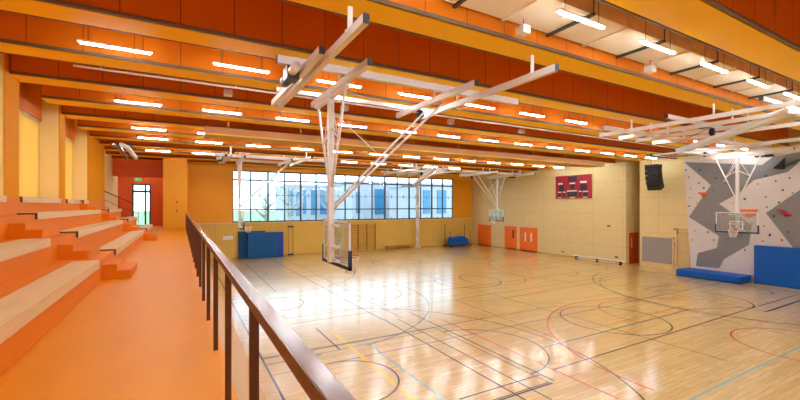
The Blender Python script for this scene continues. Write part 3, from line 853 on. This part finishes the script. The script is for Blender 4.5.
# far wall mats
m1 = MB().box(4.1, 6.2, 33.98, 34.25, 0, 2.2).build('crash_mat', M['bluedk'], bevel=.03); tag(m1, 'dark blue crash mat upright against the far wall, behind another mat', 'mat', 'upright mats at the far wall')
m2 = MB().box(4.75, 7.15, 33.55, 33.93, 0, 2.1).box(7.15, 7.6, 33.58, 33.93, 0, 2.1, 1).build('crash_mat', [M['bluedk'], M['navy']], bevel=.03); tag(m2, 'front blue crash mat with a brighter end standing before another', 'mat', 'upright mats at the far wall')
m2.data.materials[0] = M['blue2']; m2.data.materials[1] = mat('cobalt_vinyl', (20, 60, 170), .4)
MB().box(5.5, 5.9, 33.535, 33.55, 1.0, 1.06).build('carry_strap', M['navy'], m2)
# wall mounted pole frame
wp = empty('wall_pole_frame', (8.36, YF, 0)); tag(wp, 'pair of thin poles with dark end plates fixed to the far wall', 'pole frame')
for s in (-.2, .2): MB().tube([(s, -.06, .1), (s, -.06, 2.55)], .025, 6).build('pole', M['wood2'], wp)
MB().box(-.25, .25, -.1, 0, 2.42, 2.56).build('top_plate', M['dark'], wp)
MB().box(-.25, .25, -.1, 0, 0.0, .14).build('base_plate', M['dark'], wp)
vp = MB().box(3.0, 3.75, YF - .02, YF, 1.55, 1.85).build('wall_vent', M['white']); tag(vp, 'small pale rectangular vent plate on the golden wall left of the mats', 'vent')
MB().box(3.05, 3.7, YF - .03, YF - .02, 1.62, 1.66).box(3.05, 3.7, YF - .03, YF - .02, 1.74, 1.78).build('louvre', M['cream'], vp)
# mat trolley in the corner
tr_ = empty('mat_trolley', (25.6, 33.1, 0)); tag(tr_, 'dark trolley with uprights carrying blue mats in the far corner', 'trolley')
MB().box(-1.5, 1.5, -.55, .55, .14, .22).build('deck', M['dark'], tr_)
for a in (-1.3, 1.3):
    for b in (-.45, .45):
        MB().tube([(a, b, .22), (a, b, 1.6 if b < 0 else 2.25)], .035, 6).build('upright', M['dark'], tr_)
        MB().tube([(a, b - .03, .08), (a, b + .03, .08)], .08, 10).build('caster', M['black'], tr_)
b = MB().poly([(24.45, 32.6, .22), (26.75, 32.6, .22), (26.65, 32.6, .8), (26.0, 32.6, 1.12), (24.7, 32.6, 1.0)], (0, .9, 0), 1).build('folded_mat', M['blue'], bevel=.03); tag(b, 'sagging blue folded mat lying on the dark trolley', 'mat')
# sockets
for y, z, lab in ((22.3, .35, 'small green socket plate low on the right wall past the doors'), (17.6, .45, 'double socket plate low on the right wall beside the passage'), (18.2, 2.75, 'small dark round fitting on the right wall above the bench')):
    o = MB().box(XR - .03, XR, y - .12, y + .12, z - .06, z + .06).build('wall_socket', M['holdk']); tag(o, lab, 'socket')
    MB().box(XR - .035, XR - .03, y - .04, y + .04, z - .03, z + .03).build('socket_face', M['green'] if y > 20 else M['dark'], o)
for z in (2.75, 1.75):
    o = MB().tube([(XR - .05, 13.62, z), (XR, 13.62, z)], .07, 12).build('wall_call_point', M['holdk']); tag(o, '%s dark round call point on the post beside the grey grille' % ('upper' if z > 2 else 'lower'), 'call point')
for z in (4.55, 3.95):
    o = MB().tube([(-.2, 30.4, z), (-.2, 30.36, z)], .06, 12).build('wall_switch', M['doorR']); tag(o, '%s round switch on the orange wall at the gallery end' % ('upper' if z > 4.2 else 'lower'), 'switch')

# ================================================================ OUTSIDE
struct(MB().box(-300, 300, 35.7, 400, -.8, -.4).box(-300, -4.9, -60, 35.7, -.8, -.4), 'ground_outside', M['lawn'])
def wpx(u, v, Y):
    r = (u - 400) / 391; d_ = (v - 205.7) / 391
    x, y, z = s_y + r * c_, c_ - r * s_y, -d_; t = Y / y
    return (x * t, H + z * t)
def building(u0, u1, vt, Y, dep, wins, label):
    x0 = wpx(u0, 200, Y)[0]; x1 = wpx(u1, 200, Y)[0]; z1 = wpx((u0 + u1) / 2, vt, Y)[1]
    r = empty('building', ((x0 + x1) / 2, Y, -.4)); tag(r, label, 'building')
    ox = (x0 + x1) / 2
    MB().box(x0 - ox, x1 - ox, 0, dep, 0, z1 + .4).build('facade', M['bwhite'], r)
    MB().box(x0 - ox - .2, x1 - ox + .2, -.2, dep + .2, z1 + .4, z1 + .8).build('roof_edge', M['bwhite'], r)
    for a, b_, c0, c1 in wins:
        xa, za = wpx(a, c0, Y); xb, zb = wpx(b_, c1, Y)
        MB().box(xa - ox, xb - ox, -.12, .1, zb + .4, za + .4).build('window_strip', M['bglass'], r)
building(286, 346, 187, 80, 10, [(288, 293, 190, 216), (296, 300, 192, 216), (303, 306, 190, 214), (311, 317, 190, 215), (320, 328, 190, 214), (332, 335, 190, 213), (338, 343, 190, 214)], 'white building with blue glass bays left of centre beyond the window')
building(352, 413, 184, 66, 10, [(356, 360, 192, 213), (374.5, 384, 189, 214), (392, 399, 189, 208), (400.5, 409, 191, 212)], 'white building with tall blue window strips beyond the middle window')
building(419, 462, 186, 52, 10, [(423, 430, 190, 213), (437, 446, 190, 213)], 'white building with two blue window strips at the right window end')
def tree(x, y, h, lab, seed):
    rnd = random.Random(seed)
    r = empty('bare_tree', (x, y, -.4)); tag(r, lab, 'tree', 'bare trees outside the window')
    MB().tube([(0, 0, 0), (.1, 0, h * .4), (0, .1, h * .75)], [.22, .15, .07], 7).build('trunk', M['bark'], r)
    br = MB()
    for k in range(46):
        z0 = h * rnd.uniform(.3, .74); a = rnd.uniform(0, 6.28); l = rnd.uniform(.12, .32) * h
        p1 = (l * .6 * math.cos(a), l * .6 * math.sin(a), z0 + l * .5)
        p2 = (l * math.cos(a + .3), l * math.sin(a + .3), z0 + l * 1.0)
        br.tube([(0, 0, z0), p1, p2], [.05, .035, .012], 4)
    br.build('branches', M['bark'], r)
tree(9.5, 52, 8, 'bare tree outside at the left end of the big window', 1)
tree(14, 58, 9, 'bare tree outside left of the glass fronted building', 2)
tree(19, 54, 8, 'bare tree outside behind the near goal mast', 3)
hd = MB()
for k in range(26): hd.blob((27 + k * .35 + random.uniform(-.2, .2), 50 + random.uniform(-.6, .6), .2 + random.uniform(0, .5)), random.uniform(.6, .9), n=8, rings=5)
ho = hd.build('hedge', M['hedge']); tag(ho, 'blue green hedge outside below the middle window', 'hedge')
